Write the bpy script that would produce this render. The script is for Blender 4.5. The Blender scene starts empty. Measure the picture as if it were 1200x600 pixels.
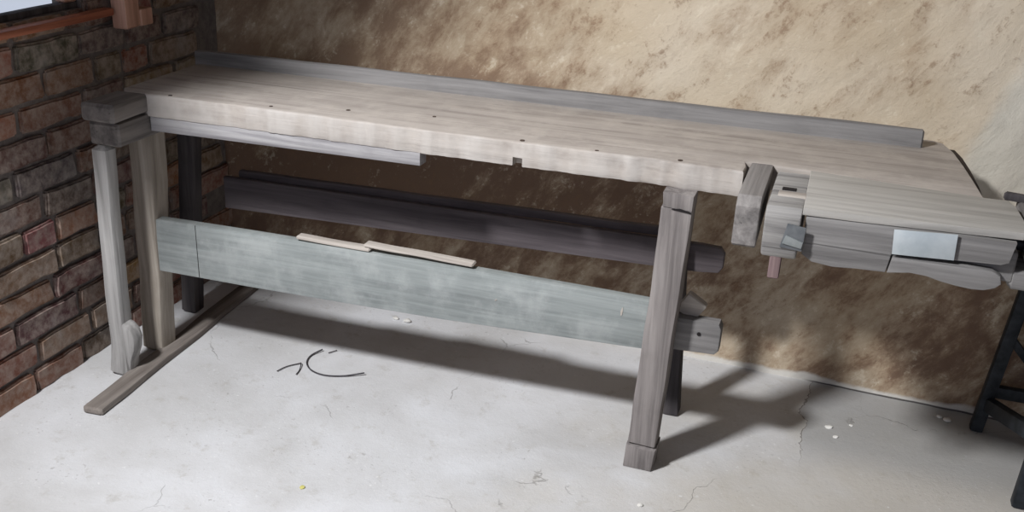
import bpy, bmesh, math, random
from mathutils import Vector, Matrix, noise
random.seed(7)
SC = bpy.context.scene
COL = SC.collection

# ------------------------------------------------------------------ helpers
def nz(p, f=1.0, o=0.0):
    return noise.noise(Vector((p[0]*f+o, p[1]*f+o*1.7, p[2]*f-o)))

def tag(o, label=None, cat=None, group=None, kind=None):
    if label: o['label'] = label
    if cat: o['category'] = cat
    if group: o['group'] = group
    if kind: o['kind'] = kind
    return o

def build(name, bm, mat, parent=None, angle=35):
    bmesh.ops.recalc_face_normals(bm, faces=bm.faces)
    me = bpy.data.meshes.new(name)
    bm.to_mesh(me); bm.free()
    me.shade_smooth()
    me.set_sharp_from_angle(angle=math.radians(angle))
    me.materials.append(mat)
    o = bpy.data.objects.new(name, me)
    COL.objects.link(o)
    if parent is not None:
        o.parent = parent
        o.matrix_parent_inverse = Matrix.Translation(-Vector(parent.location)) if parent.type == 'EMPTY' else Matrix()
    return o

def empty(name, loc):
    o = bpy.data.objects.new(name, None)
    COL.objects.link(o); o.location = loc
    o.empty_display_size = .05
    return o

def wobble(bm, amp, freq, seed=0.0):
    if amp <= 0: return
    for v in bm.verts:
        p = v.co
        v.co = p + Vector((nz(p, freq, seed), nz(p, freq, seed+11), nz(p, freq, seed+23)))*amp

def ring(w, h, b):
    """rounded rectangle, 3 points a corner, centred"""
    w /= 2; h /= 2; b = min(b, w*.9, h*.9)
    c = b*(1-math.sqrt(.5))
    return [(w-b, -h), (w-c, -h+c), (w, -h+b), (w, h-b), (w-c, h-c), (w-b, h),
            (-w+b, h), (-w+c, h-c), (-w, h-b), (-w, -h+b), (-w+c, -h+c), (-w+b, -h)]

def add_bar(bm, p0, p1, w0, h0, w1=None, h1=None, up=(0, 0, 1), bev=.004, n=10, curve=None, ts=None, fw=None):
    """a beam from p0 to p1; w across, h along 'up'; curve(t)->Vector offset; fw(t)->(kw,kh)"""
    p0 = Vector(p0); p1 = Vector(p1)
    w1 = w0 if w1 is None else w1; h1 = h0 if h1 is None else h1
    d = (p1-p0); L = d.length; d.normalize()
    U = Vector(up); U = (U-d*U.dot(d)).normalized(); W = d.cross(U).normalized()
    if ts is None: ts = [i/n for i in range(n+1)]
    st = [(0.0, -bev)] + [(t, 0) for t in ts if bev*1.0/L < t < 1-bev*1.0/L] + [(1.0, -bev)]
    st.insert(1, (bev/L, 0)); st.insert(-1, (1-bev/L, 0))
    rows = []
    for t, ins in st:
        w = w0+(w1-w0)*t; h = h0+(h1-h0)*t
        if fw:
            a, b = fw(t); w *= a; h *= b
        c = p0+(p1-p0)*t
        if curve: c = c+curve(t)
        rows.append([bm.verts.new(c+W*x+U*y) for x, y in ring(w+2*ins, h+2*ins, bev)])
    m = len(rows[0])
    for a, b in zip(rows, rows[1:]):
        for i in range(m):
            bm.faces.new((a[i], a[(i+1) % m], b[(i+1) % m], b[i]))
    bm.faces.new(rows[0][::-1]); bm.faces.new(rows[-1])

def bar(name, p0, p1, w0, h0, mat, parent=None, wob=.0018, wf=9, seed=None, **k):
    bm = bmesh.new()
    add_bar(bm, p0, p1, w0, h0, **k)
    wobble(bm, wob, wf, random.random()*50 if seed is None else seed)
    return build(name, bm, mat, parent)

def block(name, x, y, z, mat, parent=None, axis='x', wob=.0018, wf=9, **k):
    """axis aligned beam given by its three ranges"""
    cx, cy, cz = sum(x)/2, sum(y)/2, sum(z)/2
    dx, dy, dz = x[1]-x[0], y[1]-y[0], z[1]-z[0]
    if axis == 'x': return bar(name, (x[0], cy, cz), (x[1], cy, cz), dy, dz, mat, parent, wob, wf, **k)
    if axis == 'y': return bar(name, (cx, y[0], cz), (cx, y[1], cz), dx, dz, mat, parent, wob, wf, **k)
    return bar(name, (cx, cy, z[0]), (cx, cy, z[1]), dx, dy, mat, parent, wob, wf, up=(0, 1, 0), **k)

def add_prism(bm, pts, a, b, plane='xz', bev=.004, segs=2, rim='ab'):
    """polygon extruded from a to b along the missing axis, its rim edges rounded"""
    def P(u, v, w):
        return {'xz': (u, w, v), 'xy': (u, v, w), 'yz': (w, u, v)}[plane]
    t = bmesh.new()
    lo = [t.verts.new(P(u, v, a)) for u, v in pts]
    hi = [t.verts.new(P(u, v, b)) for u, v in pts]
    n = len(pts)
    f1 = t.faces.new(lo); f2 = t.faces.new(hi[::-1])
    for i in range(n):
        t.faces.new((lo[i], hi[i], hi[(i+1) % n], lo[(i+1) % n]))
    bmesh.ops.recalc_face_normals(t, faces=t.faces)
    if bev > 0:
        es = list(set((list(f1.edges) if 'a' in rim else [])+(list(f2.edges) if 'b' in rim else [])))
        bmesh.ops.bevel(t, geom=es, offset=bev, segments=segs, affect='EDGES', profile=.5, clamp_overlap=True)
    me = bpy.data.meshes.new('tmp'); t.to_mesh(me); t.free()
    bm.from_mesh(me); bpy.data.meshes.remove(me)

def prism(name, pts, a, b, mat, parent=None, plane='xz', bev=.004, wob=0, wf=9, segs=2):
    bm = bmesh.new()
    add_prism(bm, pts, a, b, plane, bev, segs)
    wobble(bm, wob, wf, random.random()*40)
    return build(name, bm, mat, parent)

def tube_bm(bm, pts, r, m=8, r1=None):
    pts = [Vector(p) for p in pts]; rows = []
    for i, p in enumerate(pts):
        d = (pts[min(i+1, len(pts)-1)]-pts[max(i-1, 0)]).normalized()
        a = Vector((0, 0, 1)) if abs(d.z) < .9 else Vector((1, 0, 0))
        u = d.cross(a).normalized(); w = d.cross(u)
        rr = r if r1 is None else r+(r1-r)*i/(len(pts)-1)
        rows.append([bm.verts.new(p+(u*math.cos(2*math.pi*k/m)+w*math.sin(2*math.pi*k/m))*rr) for k in range(m)])
    for a, b in zip(rows, rows[1:]):
        for k in range(m):
            bm.faces.new((a[k], a[(k+1) % m], b[(k+1) % m], b[k]))
    bm.faces.new(rows[0][::-1]); bm.faces.new(rows[-1])

# ------------------------------------------------------------------ materials
def srgb(r, g, b):
    f = lambda c: (c/255/12.92 if c/255 <= .04045 else ((c/255+.055)/1.055)**2.4)
    return (f(r), f(g), f(b), 1)

class N:
    def __init__(s, name, rough=.85):
        s.m = bpy.data.materials.new(name); s.m.use_nodes = True
        s.t = s.m.node_tree; s.n = s.t.nodes; s.l = s.t.links
        s.b = s.n['Principled BSDF']; s.b.inputs['Roughness'].default_value = rough
        s.b.inputs['Specular IOR Level'].default_value = .25
        s.tc = s.n.new('ShaderNodeTexCoord')
    def map(s, scale=(1, 1, 1), rot=(0, 0, 0), loc=(0, 0, 0)):
        q = s.n.new('ShaderNodeMapping')
        q.inputs['Scale'].default_value = scale; q.inputs['Rotation'].default_value = rot; q.inputs['Location'].default_value = loc
        s.l.new(s.tc.outputs['Object'], q.inputs['Vector']); return q.outputs[0]
    def strokes(s, ang, scale, loc=(0, 0, 0)):
        """object coordinates turned by ang in the wall's plane, then stretched"""
        a = s.map((1, 1, 1), (0, ang, 0), loc)
        q = s.n.new('ShaderNodeMapping'); q.inputs['Scale'].default_value = scale
        s.l.new(a, q.inputs['Vector']); return q.outputs[0]
    def noise(s, vec, scale, detail=5, rough=.55, dist=0):
        q = s.n.new('ShaderNodeTexNoise'); q.inputs['Scale'].default_value = scale
        q.inputs['Detail'].default_value = detail; q.inputs['Roughness'].default_value = rough
        q.inputs['Distortion'].default_value = dist
        s.l.new(vec, q.inputs['Vector']); return q.outputs['Fac']
    def vor(s, vec, scale, feature='F1', rnd=1):
        q = s.n.new('ShaderNodeTexVoronoi'); q.feature = feature; q.inputs['Scale'].default_value = scale
        q.inputs['Randomness'].default_value = rnd
        s.l.new(vec, q.inputs['Vector']); return q.outputs['Distance']
    def ramp(s, fac, stops):
        q = s.n.new('ShaderNodeValToRGB'); e = q.color_ramp.elements
        while len(e) < len(stops): e.new(.5)
        for i, (p, c) in enumerate(stops):
            e[i].position = p; e[i].color = c if isinstance(c, tuple) else (c, c, c, 1)
        s.l.new(fac, q.inputs[0]); return q.outputs[0]
    def mix(s, fac, a, b, mode='MIX'):
        q = s.n.new('ShaderNodeMix'); q.data_type = 'RGBA'; q.blend_type = mode
        for i, x in ((0, fac), (6, a), (7, b)):
            if isinstance(x, (int, float)): q.inputs[i].default_value = x if i == 0 else (x, x, x, 1)
            elif isinstance(x, tuple): q.inputs[i].default_value = x
            else: s.l.new(x, q.inputs[i])
        return q.outputs[2]
    def math(s, op, a, b=0, c=None):
        q = s.n.new('ShaderNodeMath'); q.operation = op
        for i, x in enumerate((a, b) if c is None else (a, b, c)):
            if isinstance(x, (int, float)): q.inputs[i].default_value = x
            else: s.l.new(x, q.inputs[i])
        return q.outputs[0]
    def mr(s, v, a, b, c=0, d=1, smooth=True):
        q = s.n.new('ShaderNodeMapRange'); q.interpolation_type = 'SMOOTHSTEP' if smooth else 'LINEAR'
        for i, x in ((1, a), (2, b), (3, c), (4, d)): q.inputs[i].default_value = x
        s.l.new(v, q.inputs[0]); return q.outputs[0]
    def xyz(s):
        q = s.n.new('ShaderNodeSeparateXYZ'); s.l.new(s.tc.outputs['Object'], q.inputs[0]); return q.outputs
    def col(s, c):
        if isinstance(c, tuple): s.b.inputs['Base Color'].default_value = c
        else: s.l.new(c, s.b.inputs['Base Color'])
        return s
    def bump(s, h, strength=.3, dist=.004):
        q = s.n.new('ShaderNodeBump'); q.inputs['Strength'].default_value = strength; q.inputs['Distance'].default_value = dist
        s.l.new(h, q.inputs['Height']); s.l.new(q.outputs[0], s.b.inputs['Normal']); return s

def wood(name, dark, mid, light, axis='x', dirt=.5, crack=.5, rough=.85, dust=None, bumpk=.5, fine=.35, worn=None):
    w = N(name, rough)
    sc = {'x': (1.2, 22, 22), 'y': (22, 1.2, 22), 'z': (22, 22, 1.2)}[axis]
    sf = {'x': (3, 130, 130), 'y': (130, 3, 130), 'z': (130, 130, 3)}[axis]
    g = w.noise(w.map(sc), 1.6, 6, .6, .4)
    f = w.noise(w.map(sf), 1.0, 3, .6)
    base = w.ramp(g, [(.3, dark), (.5, mid), (.72, light)])
    base = w.mix(w.ramp(f, [(.35, .72), (.62, 1.12)]), (0, 0, 0, 1), base, 'MIX') if False else w.mix(fine, base, w.ramp(f, [(.35, .6), (.65, 1.0)]), 'MULTIPLY')
    blot = w.noise(w.map((1, 1, 1), loc=(3, 1, 5)), 7, 5, .6)
    base = w.mix(w.mr(blot, .5, .75, 0, dirt), base, dark)
    if dust:
        d2 = w.noise(w.map((1, 1, 1), loc=(-3, 7, 2)), 11, 6, .65)
        base = w.mix(w.mr(d2, .42, .7, 0, .75), base, dust)
    cr = w.noise(w.map({'x': (.8, 60, 60), 'y': (60, .8, 60), 'z': (60, 60, .8)}[axis], loc=(9, 4, 2)), 1.0, 2, .5)
    cm = w.mr(cr, .70, .76, 0, crack)
    base = w.mix(cm, base, (dark[0]*.35, dark[1]*.35, dark[2]*.35, 1))
    if worn:                                   # front edge planed and battered paler than the top
        X, Y, Z = w.xyz()
        sk = w.noise(w.map((34, 1, 5)), 1.0, 5, .6)
        e = w.math('ADD', Y, w.math('MULTIPLY', w.noise(w.map((1, 1, 1)), 14, 4), .03))
        wm = w.math('MULTIPLY', w.mr(e, -.578, -.562, 1, 0), w.mr(sk, .25, .65, .5, .85))
        base = w.mix(wm, base, worn)
    h = w.math('SUBTRACT', w.math('ADD', w.math('MULTIPLY', f, .5), g), w.math('MULTIPLY', cm, 1.2))
    w.col(base).bump(h, bumpk, .004)
    return w.m

TOP = dict(dark=srgb(146, 138, 132), mid=srgb(168, 160, 153), light=srgb(180, 172, 165))
M = {}
M['top'] = wood('bench_top_wood', **TOP, axis='x', dirt=.3, crack=.45, dust=srgb(182, 174, 166), fine=.14, worn=srgb(188, 183, 178))
M['topy'] = wood('shoulder_wood', srgb(92, 88, 86), srgb(122, 117, 114), srgb(140, 134, 130), 'y', .45, .5)
M['grey_x'] = wood('grey_weathered_wood_x', srgb(104, 102, 102), srgb(132, 130, 129), srgb(150, 148, 147), 'x', .35, .5, fine=.25)
M['grey_y'] = wood('grey_weathered_wood_y', srgb(96, 93, 92), srgb(134, 130, 128), srgb(158, 154, 151), 'y', .35, .5)
M['grey_z'] = wood('grey_weathered_wood_z', srgb(96, 91, 90), srgb(138, 132, 130), srgb(164, 158, 155), 'z', .35, .5)
M['vise_top'] = wood('vise_top_wood', srgb(158, 155, 150), srgb(174, 171, 166), srgb(186, 183, 178), 'x', .2, .4, fine=.16)
M['vise_end'] = wood('vise_end_wood', srgb(70, 76, 82), srgb(104, 108, 112), srgb(132, 132, 132), 'y', .5, .3)
M['vise_jaw'] = wood('vise_jaw_wood', srgb(116, 114, 114), srgb(154, 152, 150), srgb(176, 174, 171), 'x', .3, .3)
M['strip'] = wood('pale_strip_wood', srgb(112, 109, 112), srgb(160, 158, 160), srgb(186, 184, 184), 'x', .35, .35)
M['beige_z'] = wood('beige_leg_wood', srgb(126, 117, 106), srgb(160, 151, 140), srgb(182, 174, 163), 'z', .3, .25)
M['pale_z'] = wood('pale_post_wood', srgb(130, 128, 126), srgb(166, 164, 162), srgb(190, 188, 186), 'z', .3, .2)
M['paint'] = wood('faded_grey_green_paint', srgb(122, 127, 127), srgb(145, 151, 150), srgb(158, 163, 162), 'x', .35, .25, dust=srgb(166, 170, 169), bumpk=.3)
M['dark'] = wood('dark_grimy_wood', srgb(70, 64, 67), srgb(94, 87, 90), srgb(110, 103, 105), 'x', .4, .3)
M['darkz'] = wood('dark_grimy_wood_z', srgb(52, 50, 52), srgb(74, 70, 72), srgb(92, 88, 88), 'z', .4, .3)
M['batten'] = wood('light_batten_wood', srgb(150, 142, 136), srgb(184, 176, 168), srgb(206, 199, 190), 'x', .2, .2)
M['sill'] = wood('orange_varnished_wood', srgb(120, 66, 48), srgb(168, 104, 80), srgb(190, 126, 98), 'y', .3, .2, rough=.5)
M['sillz'] = wood('orange_varnished_wood_z', srgb(164, 124, 108), srgb(192, 150, 132), srgb(208, 168, 150), 'z', .2, .2, rough=.5)
M['blocker'] = wood('brown_blocker_board', srgb(52, 44, 40), srgb(84, 72, 64), srgb(104, 92, 82), 'z')
M['floorstrip'] = wood('floor_batten_wood', srgb(104, 96, 90), srgb(134, 126, 120), srgb(156, 149, 142), 'y', .35, .25)
M['peg'] = wood('reddish_peg_wood', srgb(92, 74, 78), srgb(132, 112, 112), srgb(160, 142, 138), 'z')
M['shade_nail'] = wood('dark_brown_shade_nail', srgb(44, 36, 34), srgb(68, 56, 50), srgb(90, 76, 66), 'y', .3, .2)
M['gap'] = N('dark_gap_wood').col(srgb(34, 31, 32)).m
def metal(name, c1, c2, rough=.5, met=.7, sc=30):
    w = N(name, rough); w.b.inputs['Metallic'].default_value = met
    f = w.noise(w.map(), sc, 5, .6)
    w.col(w.ramp(f, [(.35, c1), (.65, c2)])).bump(f, .15, .001)
    return w.m
M['label'] = metal('dull_tin_plate', srgb(176, 186, 192), srgb(200, 208, 212), .42, .25, 14)
M['plate'] = metal('blue_grey_iron', srgb(84, 88, 92), srgb(108, 111, 114), .7, 0)
M['pale_metal'] = metal('pale_worn_metal', srgb(120, 126, 127), srgb(140, 144, 144), .6, 0)
M['stand'] = metal('dark_painted_iron', srgb(36, 40, 44), srgb(58, 62, 68), .55, .35)
M['wire'] = metal('dark_wire', srgb(66, 64, 68), srgb(92, 90, 94), .5, .4)
M['standgrey'] = metal('grey_painted_iron', srgb(92, 98, 104), srgb(124, 128, 132), .5, .35)

def plaster():
    w = N('stained_sand_plaster', .92)
    X, Y, Z = w.xyz()
    dr = math.radians(52)
    big = w.noise(w.strokes(dr, (.65, 1, 1.2)), 4.2, 7, .64, .2)
    med = w.noise(w.strokes(dr, (.6, 1, 1.3), (4, 0, 2)), 11, 8, .74, .25)
    fine = w.noise(w.map(), 60, 7, .75)
    tone = w.ramp(w.noise(w.map((1, 1, 1), (0, 0, 0), (5, 2, 8)), 2.2, 4), [(.35, srgb(196, 180, 156)), (.65, srgb(215, 203, 184))])
    # more stain low down and towards the corner, under-bench shade painted in too
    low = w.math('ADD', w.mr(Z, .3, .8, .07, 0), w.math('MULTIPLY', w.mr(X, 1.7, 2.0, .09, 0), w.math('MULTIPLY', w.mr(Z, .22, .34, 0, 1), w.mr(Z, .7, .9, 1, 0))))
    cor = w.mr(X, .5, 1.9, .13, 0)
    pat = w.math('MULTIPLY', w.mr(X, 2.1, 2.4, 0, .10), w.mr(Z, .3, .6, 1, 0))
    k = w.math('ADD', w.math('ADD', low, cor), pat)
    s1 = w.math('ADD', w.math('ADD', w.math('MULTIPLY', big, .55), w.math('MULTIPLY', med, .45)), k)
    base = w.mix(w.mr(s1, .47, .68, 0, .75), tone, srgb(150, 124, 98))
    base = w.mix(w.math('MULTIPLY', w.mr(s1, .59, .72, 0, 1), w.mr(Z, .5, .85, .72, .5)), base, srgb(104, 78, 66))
    s2 = w.math('ADD', w.math('MULTIPLY', med, .55), w.math('MULTIPLY', fine, .45))
    base = w.mix(w.mr(s2, .53, .62, 0, .55), base, srgb(134, 108, 86))
    base = w.mix(w.mr(s2, .38, .46, .45, 0), base, srgb(222, 212, 192))
    # pale wash patch towards the right end above the bench, pale base line above the floor
    wp = w.math('ADD', w.math('SUBTRACT', X, w.math('MULTIPLY', Z, .25)), w.math('MULTIPLY', big, .35))
    base = w.mix(w.math('MULTIPLY', w.mr(wp, 2.32, 2.42, 0, .65), w.mr(Z, .5, .7, 0, 1)), base, srgb(204, 203, 194))
    wob = w.math('ADD', Z, w.math('MULTIPLY', w.noise(w.map((1, 1, 1)), 9, 4), -.04))
    base = w.mix(w.mr(wob, -.008, .006, .85, 0), base, srgb(218, 216, 210))
    gapm = w.math('MULTIPLY', w.mr(Z, .004, .007, 1, 0), w.mr(X, 2.04, 2.10, 0, .9))
    base = w.mix(gapm, base, srgb(60, 56, 56))
    h = w.math('ADD', w.math('MULTIPLY', med, .9), w.math('MULTIPLY', fine, .35))
    w.col(base).bump(h, .5, .014)
    return w.m
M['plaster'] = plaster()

def concrete():
    w = N('dusty_concrete', .9)
    a = w.noise(w.map((1, 1, 1)), 2.2, 6, .6, .3)
    b = w.noise(w.map((1, 1, 1), loc=(3, 5, 0)), 16, 7, .7)
    c = w.noise(w.map((1, 1, 1)), 90, 4, .7)
    base = w.ramp(a, [(.3, srgb(188, 187, 186)), (.5, srgb(204, 204, 205)), (.68, srgb(216, 217, 220))])
    base = w.mix(w.mr(b, .54, .72, 0, .45), base, srgb(172, 168, 160))
    base = w.mix(w.mr(w.vor(w.map(), 26), .0, .09, .35, 0), base, srgb(226, 225, 222))
    X, Y, Z = w.xyz()
    d = w.noise(w.map((1, 1, 1), loc=(1, 8, 0)), 3.5, 5)
    sand = w.math('ADD', w.math('ADD', w.math('MULTIPLY', X, .5), w.math('MULTIPLY', Y, -.3)), w.math('MULTIPLY', d, .8))
    base = w.mix(w.mr(sand, 1.25, 1.75, 0, .45), base, srgb(184, 172, 148))
    sp = w.noise(w.map((1, 1, 1), loc=(6, 2, 0)), 75, 3, .6); cl = w.noise(w.map((1, 1, 1), loc=(2, 9, 0)), 4.5, 4, .6)
    base = w.mix(w.math('MULTIPLY', w.mr(sp, .62, .70, 0, .55), w.mr(cl, .48, .62, .1, 1)), base, srgb(150, 147, 144))
    base = w.mix(w.math('MULTIPLY', w.mr(sp, .30, .36, .5, 0), w.mr(cl, .42, .55, .1, 1)), base, srgb(232, 232, 232))
    # hairline cracks
    q = w.n.new('ShaderNodeVectorMath'); q.operation = 'ADD'
    nn = w.n.new('ShaderNodeTexNoise'); nn.inputs['Scale'].default_value = 5; nn.inputs['Detail'].default_value = 5
    sc = w.n.new('ShaderNodeVectorMath'); sc.operation = 'SCALE'; sc.inputs['Scale'].default_value = .22
    w.l.new(w.tc.outputs['Object'], nn.inputs['Vector']); w.l.new(nn.outputs['Color'], sc.inputs[0])
    w.l.new(w.tc.outputs['Object'], q.inputs[0]); w.l.new(sc.outputs[0], q.inputs[1])
    v = w.vor(q.outputs[0], 1.35, 'DISTANCE_TO_EDGE')
    m = w.math('MULTIPLY', w.mr(v, 0, .0035, 1, 0), w.mr(d, .54, .62, 0, .45))
    jag = w.math('ADD', X, w.math('MULTIPLY', w.noise(w.map(), 11, 5), -.10))
    edge = w.mr(Y, -.50, -.30, 0, 1)
    base = w.mix(w.math('MULTIPLY', w.mr(jag, 2.018, 2.026), w.math('MULTIPLY', edge, .6)), base, srgb(156, 158, 160))
    dj = w.math('ABSOLUTE', w.math('SUBTRACT', jag, 2.02))
    m = w.math('MAXIMUM', m, w.math('MULTIPLY', w.mr(dj, .0005, .003, .75, 0), edge))
    base = w.mix(m, base, srgb(104, 100, 96))
    h = w.math('SUBTRACT', w.math('ADD', w.math('MULTIPLY', b, .8), w.math('MULTIPLY', c, .3)), m)
    w.col(base).bump(h, .35, .008)
    return w.m
M['floor'] = concrete()

def brickmat():
    w = N('old_red_brick', .93)
    a = w.n.new('ShaderNodeVertexColor'); a.layer_name = 'tone'
    f = w.noise(w.map(), 30, 6, .7); g = w.noise(w.map(), 6, 4, .6)
    base = w.mix(w.mr(f, .3, .7, 0, .6), a.outputs[0], srgb(176, 164, 154))
    base = w.mix(w.mr(g, .5, .72, 0, .5), base, srgb(156, 152, 148))
    w.col(base).bump(w.math('ADD', f, w.math('MULTIPLY', g, .5)), .6, .006)
    return w.m
M['brick'] = brickmat()
w = N('crumbly_mortar', .95); f = w.noise(w.map(), 40, 6, .7)
w.col(w.ramp(f, [(.3, srgb(96, 90, 88)), (.7, srgb(130, 122, 117))])).bump(f, .5, .006); M['mortar'] = w.m
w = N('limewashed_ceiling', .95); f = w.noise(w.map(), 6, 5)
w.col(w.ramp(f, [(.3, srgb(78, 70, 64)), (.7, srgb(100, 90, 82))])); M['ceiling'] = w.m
w = N('plaster_crumb', .95); f = w.noise(w.map(), 60, 3)
w.col(w.ramp(f, [(.3, srgb(214, 212, 206)), (.7, srgb(236, 235, 230))])); M['crumb'] = w.m
w = N('yellow_crumb', .8); f = w.noise(w.map(), 60, 3)
w.col(w.ramp(f, [(.3, srgb(196, 190, 110)), (.7, srgb(222, 216, 140))])); M['yellow'] = w.m

# ------------------------------------------------------------------ the setting
def quad_grid(bm, o, u, v, nu, nv, f=None):
    o, u, v = Vector(o), Vector(u), Vector(v)
    n = u.cross(v).normalized()
    g = []
    for i in range(nu+1):
        r = []
        for j in range(nv+1):
            p = o+u*(i/nu)+v*(j/nv)
            if f: p = p+n*f(p)
            r.append(bm.verts.new(p))
        g.append(r)
    for i in range(nu):
        for j in range(nv):
            bm.faces.new((g[i][j], g[i+1][j], g[i+1][j+1], g[i][j+1]))

H = .82
XR = 4.8; YF = -5.0; ZC = 2.9
def ywall(x): return .013-.05*(x-2.2)         # the plastered wall is not quite square to the bench

bm = bmesh.new()                               # floor: a slab with a gently uneven surface
quad_grid(bm, (-.1, YF, 0), (XR+.2, 0, 0), (0, -YF+.3, 0), 150, 150, lambda p: nz(p, 1.7)*.002+nz(p, 9)*.0012)
quad_grid(bm, (-.1, YF, -.15), (0, -YF+.3, 0), (XR+.2, 0, 0), 1, 1)
tag(build('floor', bm, M['floor']), kind='structure')

bm = bmesh.new()
x0, x1 = -.12, XR
a = Vector((x0, ywall(x0), -.02)); b = Vector((x1, ywall(x1), -.02))
quad_grid(bm, a, b-a, (0, 0, ZC+.04), 330, 200, lambda p: nz((p.x*.9+p.z*.5, 0, p.z-p.x*.3), 5)*.006+nz(p, 17)*.003+nz(p, 40)*.0014)
quad_grid(bm, a+Vector((0, .25, 0)), (0, 0, ZC+.04), b-a, 1, 1)
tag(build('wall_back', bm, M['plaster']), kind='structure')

# brick wall: mortar bed and individually shaped bricks in one mesh, with the opening of the window
WY0, WY1, WZ0, WZ1 = -1.85, -.515, 1.022, 1.95
bm = bmesh.new()
def slab(y0, y1, z0, z1, xa=-.11, xb=-.012):
    add_prism(bm, [(y0, z0), (y1, z0), (y1, z1), (y0, z1)], xa, xb, 'yz', 0)
slab(YF, WY0, -.02, ZC); slab(WY1, .32, -.02, ZC); slab(WY0, WY1, -.02, WZ0); slab(WY0, WY1, WZ1, ZC)
mortar_bm = bm
bb = bmesh.new(); lay = bb.loops.layers.color.new('tone')
tones = [(130, 100, 84), (120, 96, 82), (138, 108, 86), (112, 92, 82), (116, 104, 92), (126, 112, 96), (106, 96, 90), (132, 104, 92), (140, 116, 96)]
ch = .0815
k = 0; z = -.01
while z < ZC-.02:
    y = .16-random.uniform(0, .18)
    while y > YF+.02:
        L = random.choice([.125, .2, .24, .25, .22, .18])
        ya, yb = y-L, y
        gap = random.uniform(.010, .016)
        A, B, C, D = ya+gap/2, yb-gap/2, z+random.uniform(.004, .007), z+ch-random.uniform(.005, .009)
        y = ya
        pieces = [(A, B, C, D)]
        if D > WZ0 and C < WZ1 and B > WY0 and A < WY1:
            pieces = []
            if A < WY0-.03: pieces.append((A, WY0, C, D))
            if B > WY1+.03: pieces.append((WY1, B, C, D))
            if C < WZ0-.03: pieces.append((A, B, C, WZ0-.002))
        fine = y > -1.6
        tn = random.choice(tones); mn = sum(tn)/3
        c = srgb(*[min(235, (v*.72+mn*.28)*1.38+8+random.uniform(-8, 8)) for v in tn])
        for (A, B, C, D) in pieces:
            if B-A < .02 or D-C < .02: continue
            t = bmesh.new()
            xo = random.uniform(-.004, .004)
            vs = bmesh.ops.create_cube(t, size=1)['verts']
            for v in vs:
                v.co = Vector((-.03+v.co.x*.06+xo, (A+B)/2+v.co.y*(B-A), (C+D)/2+v.co.z*(D-C)))
            if fine:
                bmesh.ops.bevel(t, geom=t.edges[:], offset=.006, segments=2, affect='EDGES')
                bmesh.ops.subdivide_edges(t, edges=[e for e in t.edges if e.calc_length() > .03], cuts=3, use_grid_fill=True)
                for v in t.verts:
                    p = v.co.copy()
                    v.co += Vector((nz(p, 18, k)*.007, nz(p, 14, k+5)*.006, nz(p, 14, k+9)*.006))
            mp = {v: bb.verts.new(v.co) for v in t.verts}
            for f in t.faces:
                nf = bb.faces.new([mp[v] for v in f.verts])
                for lp in nf.loops: lp[lay] = c
            t.free()
        k += 1
    z += ch
wl = build('wall_left', mortar_bm, M['mortar']); tag(wl, kind='structure')
br = build('brick_facing', bb, M['brick'], wl, 50); tag(br, kind='structure')

bm = bmesh.new()
add_prism(bm, [(XR, YF), (XR+.2, YF), (XR+.2, .3), (XR, .3)], -.02, ZC, 'xy', 0)
tag(build('wall_right', bm, M['ceiling']), kind='structure')
# ceiling with a roof light behind the camera's left shoulder
LX, LY, LW, LD = .30, -2.68, .34, .30
bm = bmesh.new()
def cslab(x0, x1, y0, y1): add_prism(bm, [(x0, y0), (x1, y0), (x1, y1), (x0, y1)], ZC, ZC+.15, 'xy', 0)
cslab(-.3, LX-LW/2, YF, .3); cslab(LX+LW/2, XR+.2, YF, .3)
cslab(LX-LW/2, LX+LW/2, YF, LY-LD/2); cslab(LX-LW/2, LX+LW/2, LY+LD/2, .3)
tag(build('ceiling', bm, M['ceiling']), kind='structure')

# window in the brick wall: wooden frame, ledge below it, a stile that stands proud of the wall
win = empty('window_1', (0, (WY0+WY1)/2, WZ0)); tag(win, kind='structure')
def fr(n, y, z, x=(-.055, -.022), ax='y', m='sill'): return tag(block(n, x, y, z, M[m], win, ax), kind='structure')
fr('window_frame', (WY0, WY1), (WZ0, WZ0+.018), m='darkz'); fr('window_frame', (WY0, WY1), (WZ1-.05, WZ1))
fr('window_frame', (WY0, WY0+.05), (WZ0+.018, WZ1-.05), ax='z', m='sillz'); fr('window_frame', (WY1-.05, WY1), (WZ0+.018, WZ1-.05), ax='z', m='sillz')
w = N('dusty_glass', .12)
w.b.inputs['Transmission Weight'].default_value = 1; w.b.inputs['Base Color'].default_value = (.9, .95, .96, 1); w.b.inputs['IOR'].default_value = 1.02
M['glass'] = w.m
fr('glass_pane', (WY0+.05, WY1-.05), (WZ0+.018, WZ1-.05), (-.040, -.036), m='glass')

# ledge batten with its upright
led = empty('wall_bracket', (0.02, -.9, 1.0))
tag(led, 'orange-brown wooden ledge with an upright end block on the brick wall below the window', 'ledge')
bar('ledge_rail', (.018, -1.7, 1.004), (.018, -.44, 1.004), .04, .020, M['sill'], led)
bar('upright', (.045, -.402, .955), (.045, -.402, 1.55), .05, .062, M['sillz'], led, up=(0, 1, 0))
block('end_block', (.02, .07), (-.37, -.312), (.955, 1.003), M['sillz'], led, 'y')

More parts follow.
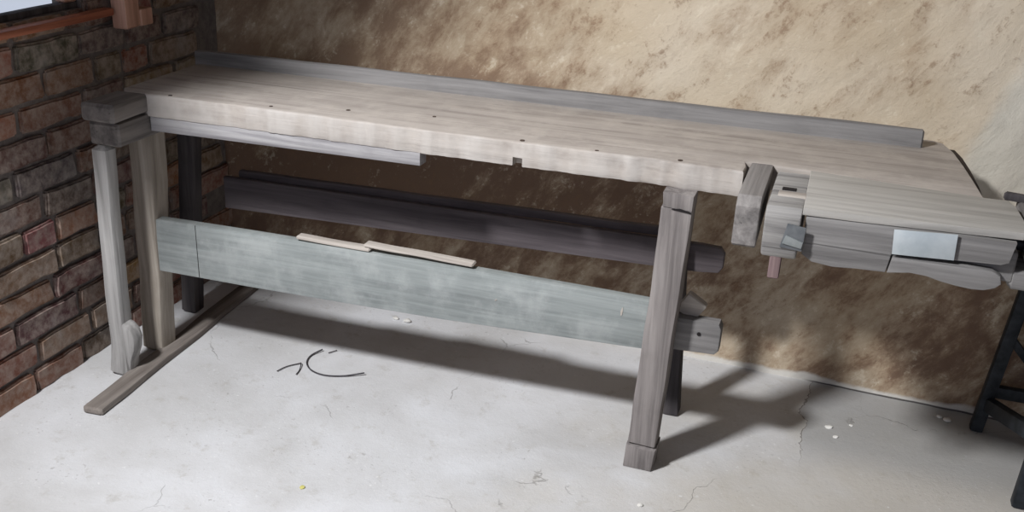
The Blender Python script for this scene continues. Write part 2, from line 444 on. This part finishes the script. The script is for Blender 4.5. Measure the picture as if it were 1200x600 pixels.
# boards added out of view at the left, stepped to shade the bench corner
sh = empty('light_blocker', (.02, -1.86, 1.36))
tag(sh, 'dark brown boards added out of view to shade the left corner of the bench', 'blocker')
for xa, xb, zb in ((.02, .16, 1.47), (.163, .325, 1.53), (.328, .395, 1.83), (.398, .475, 2.0), (.478, .63, 2.12)):
    block('blocker_board', (xa, xb), (-1.545, -1.52), (zb, 2.75), M['blocker'], sh, 'z')
block('blocker_batten', (.02, .26), (-1.57, -1.545), (1.68, 1.75), M['blocker'], sh, 'x')
block('blocker_batten', (.02, .62), (-1.57, -1.545), (2.3, 2.38), M['blocker'], sh, 'x')

# ------------------------------------------------------------------ the joiner's bench
bench = empty('workbench', (1.1, -.4, 0))
tag(bench, 'long weathered grey joiner\'s workbench with tail vise standing along the stained plaster wall', 'workbench')

# bench top: one L-shaped slab, worn front arris, notch in its lower front edge
def edge(x): return -.587+.005*nz((x, 0, 0), 7)+.005*nz((x, 3, 0), 23)+.003*nz((x, 5, 0), 61)
def outline(notch):
    pts = []
    n = 170
    for i in range(n+1):
        x = .232+(1.850-.232)*i/n
        pts.append((x, edge(x)))
    if notch:
        pts = [p for p in pts if not (1.285 < p[0] < 1.325)]
        j = next(i for i, p in enumerate(pts) if p[0] > 1.3)
        pts[j:j] = [(1.291, edge(1.291)), (1.293, -.560), (1.315, -.560), (1.317, edge(1.317))]
    pts += [(1.852, -.545), (1.846, -.512), (1.86, -.507)]
    pts += [(1.98, -.517), (2.12, -.532), (2.24, -.545), (2.33, -.556), (2.366, -.560)]
    pts += [(2.352, -.43), (2.338, -.31), (2.322, -.2), (2.300, -.125), (2.275, -.106), (2.258, -.104)]
    pts += [(2.0, -.165), (1.2, -.165), (.13, -.165), (.13, -.55), (.15, -.575)]
    return pts
bm = bmesh.new()
add_prism(bm, outline(False), .780, H, 'xy', .006, 3, 'b')
add_prism(bm, outline(True), .757, .780, 'xy', .003, 2, 'a')
for v in bm.verts:
    v.co.z += nz(v.co, 6)*.0012
build('bench_top', bm, M['top'], bench, 30)

# dark strip added along the tapering right end, standing in for crevice shade
prism('end_shade', [(2.300, -.120), (2.330, -.122), (2.345, -.19), (2.356, -.30), (2.366, -.43), (2.371, -.548), (2.364, -.55), (2.349, -.43), (2.335, -.31), (2.319, -.2)], .762, .806, M['shade_nail'], bench, 'xy', .003, .002)
# nail heads and plugs along the front of the top, and a crack that runs on beside the vise
for x, y, q in ((.30, -.575, .006), (.60, -.555, .005), (.80, -.50, .006), (1.03, -.46, .005), (1.31, -.572, .006), (1.50, -.578, .005), (1.70, -.570, .006)):
    bm = bmesh.new(); tube_bm(bm, [(x, y, H-.004), (x, y, H+.0012)], q, 10); build('nail_head', bm, M['shade_nail'], bench)
# shoulder piece that runs towards the room at the left end, held up by its own post
block('shoulder_block', (.125, .232), (-.73, -.575), (.768, .818), M['topy'], bench, 'y', bev=.008)
block('shoulder_beam', (.135, .232), (-.715, -.52), (.700, .764), M['topy'], bench, 'y', bev=.006)
# tray rail along the rear edge
bar('rear_rail', (.12, -.187, .805), (2.246, -.187, .808), .026, .112, M['grey_x'], bench, n=60, wob=.003, wf=5)
# strip under the front edge
prism('apron_strip', [(.236, .716), (1.044, .722), (1.044, .7555), (.9, .7565), (.6, .757), (.236, .7565)], -.586, -.545, M['strip'], bench, 'xz', .002, .0015)

# trestle at the left
bar('leg', (.150, -.535, 0), (.178, -.535, .757), .078, .075, M['beige_z'], bench, up=(0, 1, 0), bev=.014, n=14, wob=.005, wf=5)
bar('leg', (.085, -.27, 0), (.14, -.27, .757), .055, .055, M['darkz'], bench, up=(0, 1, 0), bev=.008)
# shoulder post, spreading at its foot
def pf(t):
    k = 1.0+.30*max(0, 1-t/.16)**1.2-.10*t
    return (k, k)
bar('shoulder_post', (.150, -.70, .0), (.165, -.70, .700), .054, .054, M['pale_z'], bench, up=(0, 1, 0), bev=.012, n=24, wob=.003, wf=6, fw=pf,
    curve=lambda t: Vector((-.004*math.sin(t*3.0), 0, 0)))
prism('foot_cheek', [(.145, .0), (.183, .0), (.190, .05), (.206, .09), (.211, .125), (.203, .152), (.186, .168), (.165, .175), (.150, .10)], -.724, -.680, M['pale_z'], bench, 'xz', .010, .002)

# trestle at the right
bar('leg', (1.683, -.600, .068), (1.713, -.600, .722), .072, .066, M['grey_z'], bench, up=(0, 1, 0), bev=.004, n=18, wob=.003)
prism('foot_block', [(1.641, .0), (1.716, .0), (1.722, .064), (1.645, .070)], -.640, -.560, M['grey_z'], bench, 'xz', .006, .003)
prism('leg_cap', [(1.680, .722), (1.749, .718), (1.750, .757), (1.677, .757)], -.634, -.566, M['grey_z'], bench, 'xz', .003, .002)
prism('split', [(1.700, .7195), (1.7465, .714), (1.7475, .717), (1.72, .7235)], -.6345, -.60, M['gap'], bench, 'xz', 0)
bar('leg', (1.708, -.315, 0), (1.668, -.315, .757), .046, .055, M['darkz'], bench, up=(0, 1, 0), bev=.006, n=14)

# long stretcher: painted plank with the bare tenon end
pts = [(.19, .278), (.5, .279), (.8, .283), (1.1, .289), (1.4, .299), (1.69, .311), (1.69, .443), (1.4, .447), (1.1, .449), (.8, .448), (.5, .446), (.19, .442)]
st = prism('stretcher', pts, -.563, -.530, M['paint'], bench, 'xz', .003, .0015)
bar('stretcher_joint', (.335, -.5634, .281), (.335, -.5634, .443), .002, .0012, M['gap'], st, wob=0, up=(0, 1, 0), bev=.0003, n=1)
for x, z, h in ((1.588, .392, .026), (1.25, .372, .006)):
    prism('paint_fleck', [(x, z), (x+.003, z+.002), (x+.005, z+h*.6), (x+.004, z+h), (x-.001, z+h*.5)], -.5645, -.5625, M['batten'], st, 'xz', 0)
prism('stretcher_tenon', [(1.70, .328), (1.832, .334), (1.842, .345), (1.843, .405), (1.836, .418), (1.70, .420)], -.575, -.535, M['grey_x'], bench, 'xz', .004, .0015)
bm = bmesh.new(); tube_bm(bm, [(1.79, -.5775, .385), (1.79, -.572, .385)], .005, 10); build('peg_hole', bm, M['gap'], bench)
bar('tenon_wedge', (1.745, -.535, .415), (1.775, -.535, .462), .055, .028, M['batten'], bench, up=(0, 1, 0), bev=.003)

# rear stretcher boards, dark with grime
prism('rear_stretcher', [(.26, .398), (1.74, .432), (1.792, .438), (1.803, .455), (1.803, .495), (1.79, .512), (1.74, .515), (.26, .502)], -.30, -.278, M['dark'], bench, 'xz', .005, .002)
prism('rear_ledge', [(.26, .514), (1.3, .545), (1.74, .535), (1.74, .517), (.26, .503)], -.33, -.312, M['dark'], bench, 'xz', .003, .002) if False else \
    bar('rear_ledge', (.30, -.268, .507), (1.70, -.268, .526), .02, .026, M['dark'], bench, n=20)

# ------------------------------------------------------------------ tail vise (rides on the bench)
vise = block('vise_body', (2.012, 2.420), (-.775, -.565), (.716, .780), M['grey_x'], bench, 'x', bev=.003)
vise['label'] = 'grey wooden tail vise body at the right end of the bench'
bm = bmesh.new()
add_prism(bm, [(1.998, -.800), (2.1, -.797), (2.25, -.785), (2.424, -.770), (2.432, -.70), (2.424, -.60), (2.412, -.562), (2.366, -.5625), (2.24, -.549), (2.12, -.536), (1.995, -.523)], .806, H+.002, 'xy', .002)
build('vise_lid', bm, M['vise_top'], vise, 30)
# front cheek of the vise: board with the plate on it, and a lower batten with a ragged underside
prism('front_cheek', [(2.008, .718), (2.03, .704), (2.073, .700), (2.12, .704), (2.178, .706), (2.184, .748), (2.39, .757), (2.404, .763), (2.410, .8055), (2.2, .8050), (2.006, .8045)], -.796, -.776, M['grey_x'], vise, 'xz', .002, .001)
low = [(2.181, .706), (2.225, .713), (2.257, .711), (2.285, .704), (2.316, .699), (2.345, .697), (2.368, .699), (2.388, .707), (2.398, .718), (2.394, .734), (2.378, .743), (2.33, .746), (2.25, .745), (2.187, .744)]
prism('lower_batten', low, -.798, -.756, M['grey_x'], vise, 'xz', .003, .0015)
lab = prism('tin_plate', [(2.184, .7585), (2.302, .764), (2.300, .819), (2.180, .812)], -.8035, -.800, M['label'], vise, 'xz', .001)
lab.location = (0, -.001, -.008)
lab['label'] = 'blank pale tin plate fixed to the front of the vise'
# inner fixed jaw
prism('fixed_jaw', [(-.512, .757), (-.57, .738), (-.765, .705), (-.775, .712), (-.775, .800), (-.755, H), (-.512, H)], 1.858, 1.910, M['grey_y'], bench, 'yz', .004, .0015)
# moving jaw with rounded lower corner, iron cheek and pegs
jaw = prism('moving_jaw', [(-.555, H), (-.795, H-.002), (-.812, .802), (-.812, .722), (-.800, .706), (-.56, .710)], 1.924, 1.998, M['vise_jaw'], bench, 'yz', .005, .0015)
prism('iron_cheek', [(1.962, .735), (2.008, .731), (2.010, .784), (1.972, .788)], -.8165, -.812, M['plate'], jaw, 'xz', .001)
prism('iron_tongue', [(1.966, .745), (2.006, .738), (2.008, .752), (1.972, .764)], -.820, -.816, M['pale_metal'], jaw, 'xz', .001)
block('jaw_peg', (1.944, 1.968), (-.80, -.77), (.655, .712), M['peg'], jaw, 'z', bev=.003)
block('dog_hole', (1.945, 1.975), (-.688, -.668), (H-.002, H+.0006), M['gap'], jaw, 'x', wob=0, bev=.0002)
block('inlaid_patch', (1.940, 1.998), (-.73, -.70), (H-.002, H+.002), M['batten'], jaw, 'x', wob=.0005, bev=.0005)
# end block and screw of the vise
scr = block('end_block', (2.438, 2.60), (-.74, -.50), (.748, .812), M['grey_y'], vise, 'y', bev=.005)
block('end_block_lower', (2.412, 2.56), (-.775, -.60), (.700, .742), M['grey_x'], vise, 'x', bev=.008)
bm = bmesh.new(); tube_bm(bm, [(2.41, -.70, .775), (2.47, -.70, .775)], .014, 16); build('vise_screw', bm, M['stand'], vise)
bar('dark_hook', (2.408, -.515, .819), (2.455, -.525, .819), .018, .018, M['darkz'], vise)

# ------------------------------------------------------------------ loose things
tag(bar('wooden_batten', (.66, -.548, .4565), (.885, -.548, .4555), .03, .010, M['batten'], None, n=14, wob=.002),
    'thin pale splintered batten lying on the painted stretcher, the shorter piece nearer the brick wall', 'batten', 'pale battens on the stretcher')
tag(bar('wooden_batten', (.865, -.545, .4665), (1.185, -.545, .4585), .034, .008, M['batten'], None, n=14, wob=.002),
    'longer pale splintered batten lying on the middle of the painted stretcher', 'batten', 'pale battens on the stretcher')

tag(bar('floor_batten', (.222, -.935, .0105), (.166, -.02, .0105), .060, .021, M['floorstrip'], None, n=50, bev=.005, wob=.004, wf=6),
    'flat brown wooden batten lying on the floor across the left end of the bench', 'batten')

def wire(name, pts, r, label):
    P = [Vector((x, y, z)) for x, y, z in pts]; out = []
    for i in range(len(P)-1):
        a, b, c, d = P[max(i-1, 0)], P[i], P[i+1], P[min(i+2, len(P)-1)]
        for s in range(8):
            t = s/8
            out.append(.5*((2*b)+(c-a)*t+(2*a-5*b+4*c-d)*t*t+(3*b-a-3*c+d)*t**3))
    out.append(P[-1])
    bm = bmesh.new(); tube_bm(bm, out, r, 8)
    return tag(build(name, bm, M['wire']), label, 'wire', 'bits of wire on the floor')
z = .0035
wire('bent_wire', [(.622, -.369, z+.004), (.605, -.41, z), (.615, -.455, z), (.650, -.492, z), (.70, -.505, z), (.755, -.488, z), (.809, -.456, z+.005)], .0023, 'C-shaped dark bent wire lying on the concrete floor, the largest of the wires')
wire('bent_wire', [(.560, -.536, z), (.572, -.500, z), (.597, -.470, z), (.606, -.474, z+.004), (.618, -.505, z), (.622, -.532, z)], .0016, 'small hooked dark wire on the floor beside the C-shaped one')
wire('bent_wire', [(.646, -.375, z), (.662, -.350, z)], .0015, 'tiny straight bit of wire on the floor above the C-shaped one')

def crumb(name, x, y, s, mat, label, group):
    bm = bmesh.new(); bmesh.ops.create_icosphere(bm, subdivisions=2, radius=s)
    for v in bm.verts:
        v.co *= 1+nz(v.co, .9/s, x*7)*.5; v.co.z *= .45
    o = build(name, bm, mat); o.location = (x, y, s*.33); o.rotation_euler.z = x*9
    return tag(o, label, 'crumb', group)
G = 'plaster crumbs on the concrete floor'
crumb('plaster_crumb', 2.461, -.064, .011, M['crumb'], 'white plaster crumb on the floor near the dark iron stand', G)
crumb('plaster_crumb', 2.44, -.052, .008, M['crumb'], 'small white crumb beside the crumb near the iron stand', G)
crumb('plaster_crumb', .78, -.075, .013, M['crumb'], 'white plaster crumb on the floor just below the stretcher', G)
crumb('plaster_crumb', .735, -.072, .010, M['crumb'], 'smaller white crumb left of the one below the stretcher', G)
crumb('plaster_crumb', 2.14, -.235, .010, M['crumb'], 'white crumb on the floor beside the crack under the vise', G)
crumb('plaster_crumb', 2.16, -.28, .008, M['crumb'], 'small white crumb below the one beside the crack', G)
crumb('plaster_crumb', 2.20, -.20, .006, M['crumb'], 'tiny white crumb right of the crumbs by the crack', G)
crumb('plaster_crumb', 1.72, -.79, .007, M['crumb'], 'white crumb on the floor in front of the right leg', G)
crumb('yellow_crumb', .92, -1.027, .007, M['yellow'], 'small yellow crumb on the floor near the lower edge', None)

# ------------------------------------------------------------------ dark iron stand at the right edge
std = empty('iron_stand', (2.62, -.26, 0))
tag(std, 'dark iron stand cut off by the right edge of the frame under the vise', 'stand')
S = M['stand']
bar('stand_leg', (2.535, -.085, 0), (2.60, -.085, .66), .034, .034, S, std, up=(0, 1, 0), wob=0)
bar('stand_leg', (2.610, -.44, 0), (2.645, -.44, .66), .034, .034, S, std, up=(0, 1, 0), wob=0)
bar('stand_leg', (3.0, -.085, 0), (2.95, -.085, .66), .034, .034, S, std, up=(0, 1, 0), wob=0)
bar('stand_leg', (3.03, -.44, 0), (2.98, -.44, .66), .034, .034, S, std, up=(0, 1, 0), wob=0)
bar('side_rail', (2.553, -.085, .085), (2.622, -.44, .20), .03, .04, S, std, wob=0)
bar('cross_rail', (2.55, -.085, .13), (2.99, -.085, .13), .025, .035, S, std, wob=0)
bar('diagonal_brace', (2.565, -.085, .30), (2.72, -.085, .13), .018, .022, S, std, wob=0)
bar('stand_plate', (2.53, -.26, .675), (3.02, -.26, .675), .42, .03, M['standgrey'], std, wob=0)
bm = bmesh.new(); tube_bm(bm, [(2.60, -.12, .325), (2.66, -.12, .325)], .022, 20); build('end_knob', bm, M['standgrey'], std)

# ------------------------------------------------------------------ light
def area(name, loc, target, sx, sy, power, col):
    L = bpy.data.lights.new(name, 'AREA'); L.shape = 'RECTANGLE'; L.size = sx; L.size_y = sy; L.energy = power; L.color = col; L.spread = math.radians(125)
    o = bpy.data.objects.new(name, L); COL.objects.link(o); o.location = loc
    o.rotation_euler = (Vector(target)-Vector(loc)).to_track_quat('-Z', 'Y').to_euler()
    return o
area('roof_light', (LX, LY, ZC-.02), (1.55, -.4, .4), LW, LD, 67, (.98, .985, 1))

W = bpy.data.worlds.new('overcast_sky'); SC.world = W; W.use_nodes = True
bg = W.node_tree.nodes['Background']; bg.inputs[0].default_value = (.82, .85, 1.0, 1); bg.inputs[1].default_value = .62

# ------------------------------------------------------------------ camera
cam = bpy.data.cameras.new('camera'); co = bpy.data.objects.new('camera', cam); COL.objects.link(co)
R = Vector((.94662709, .32039357, .03528614)); U = Vector((-.15317404, .35081937, .92383087)); F = Vector((-.28361041, .87992825, -.3811711))
m = Matrix((R, U, -F)).transposed().to_4x4(); m.translation = Vector((2.05184612, -2.92071755, 1.52839685))
co.matrix_world = m
cam.sensor_width = 36; cam.lens = 1216.936/1200*36; cam.clip_start = .02
SC.camera = co
SC.view_settings.view_transform = 'Standard'; SC.view_settings.look = 'None'
SC.view_settings.gamma = 1; SC.view_settings.exposure = .22; SC.view_settings.use_curve_mapping = False
SC.cycles.use_denoising = True
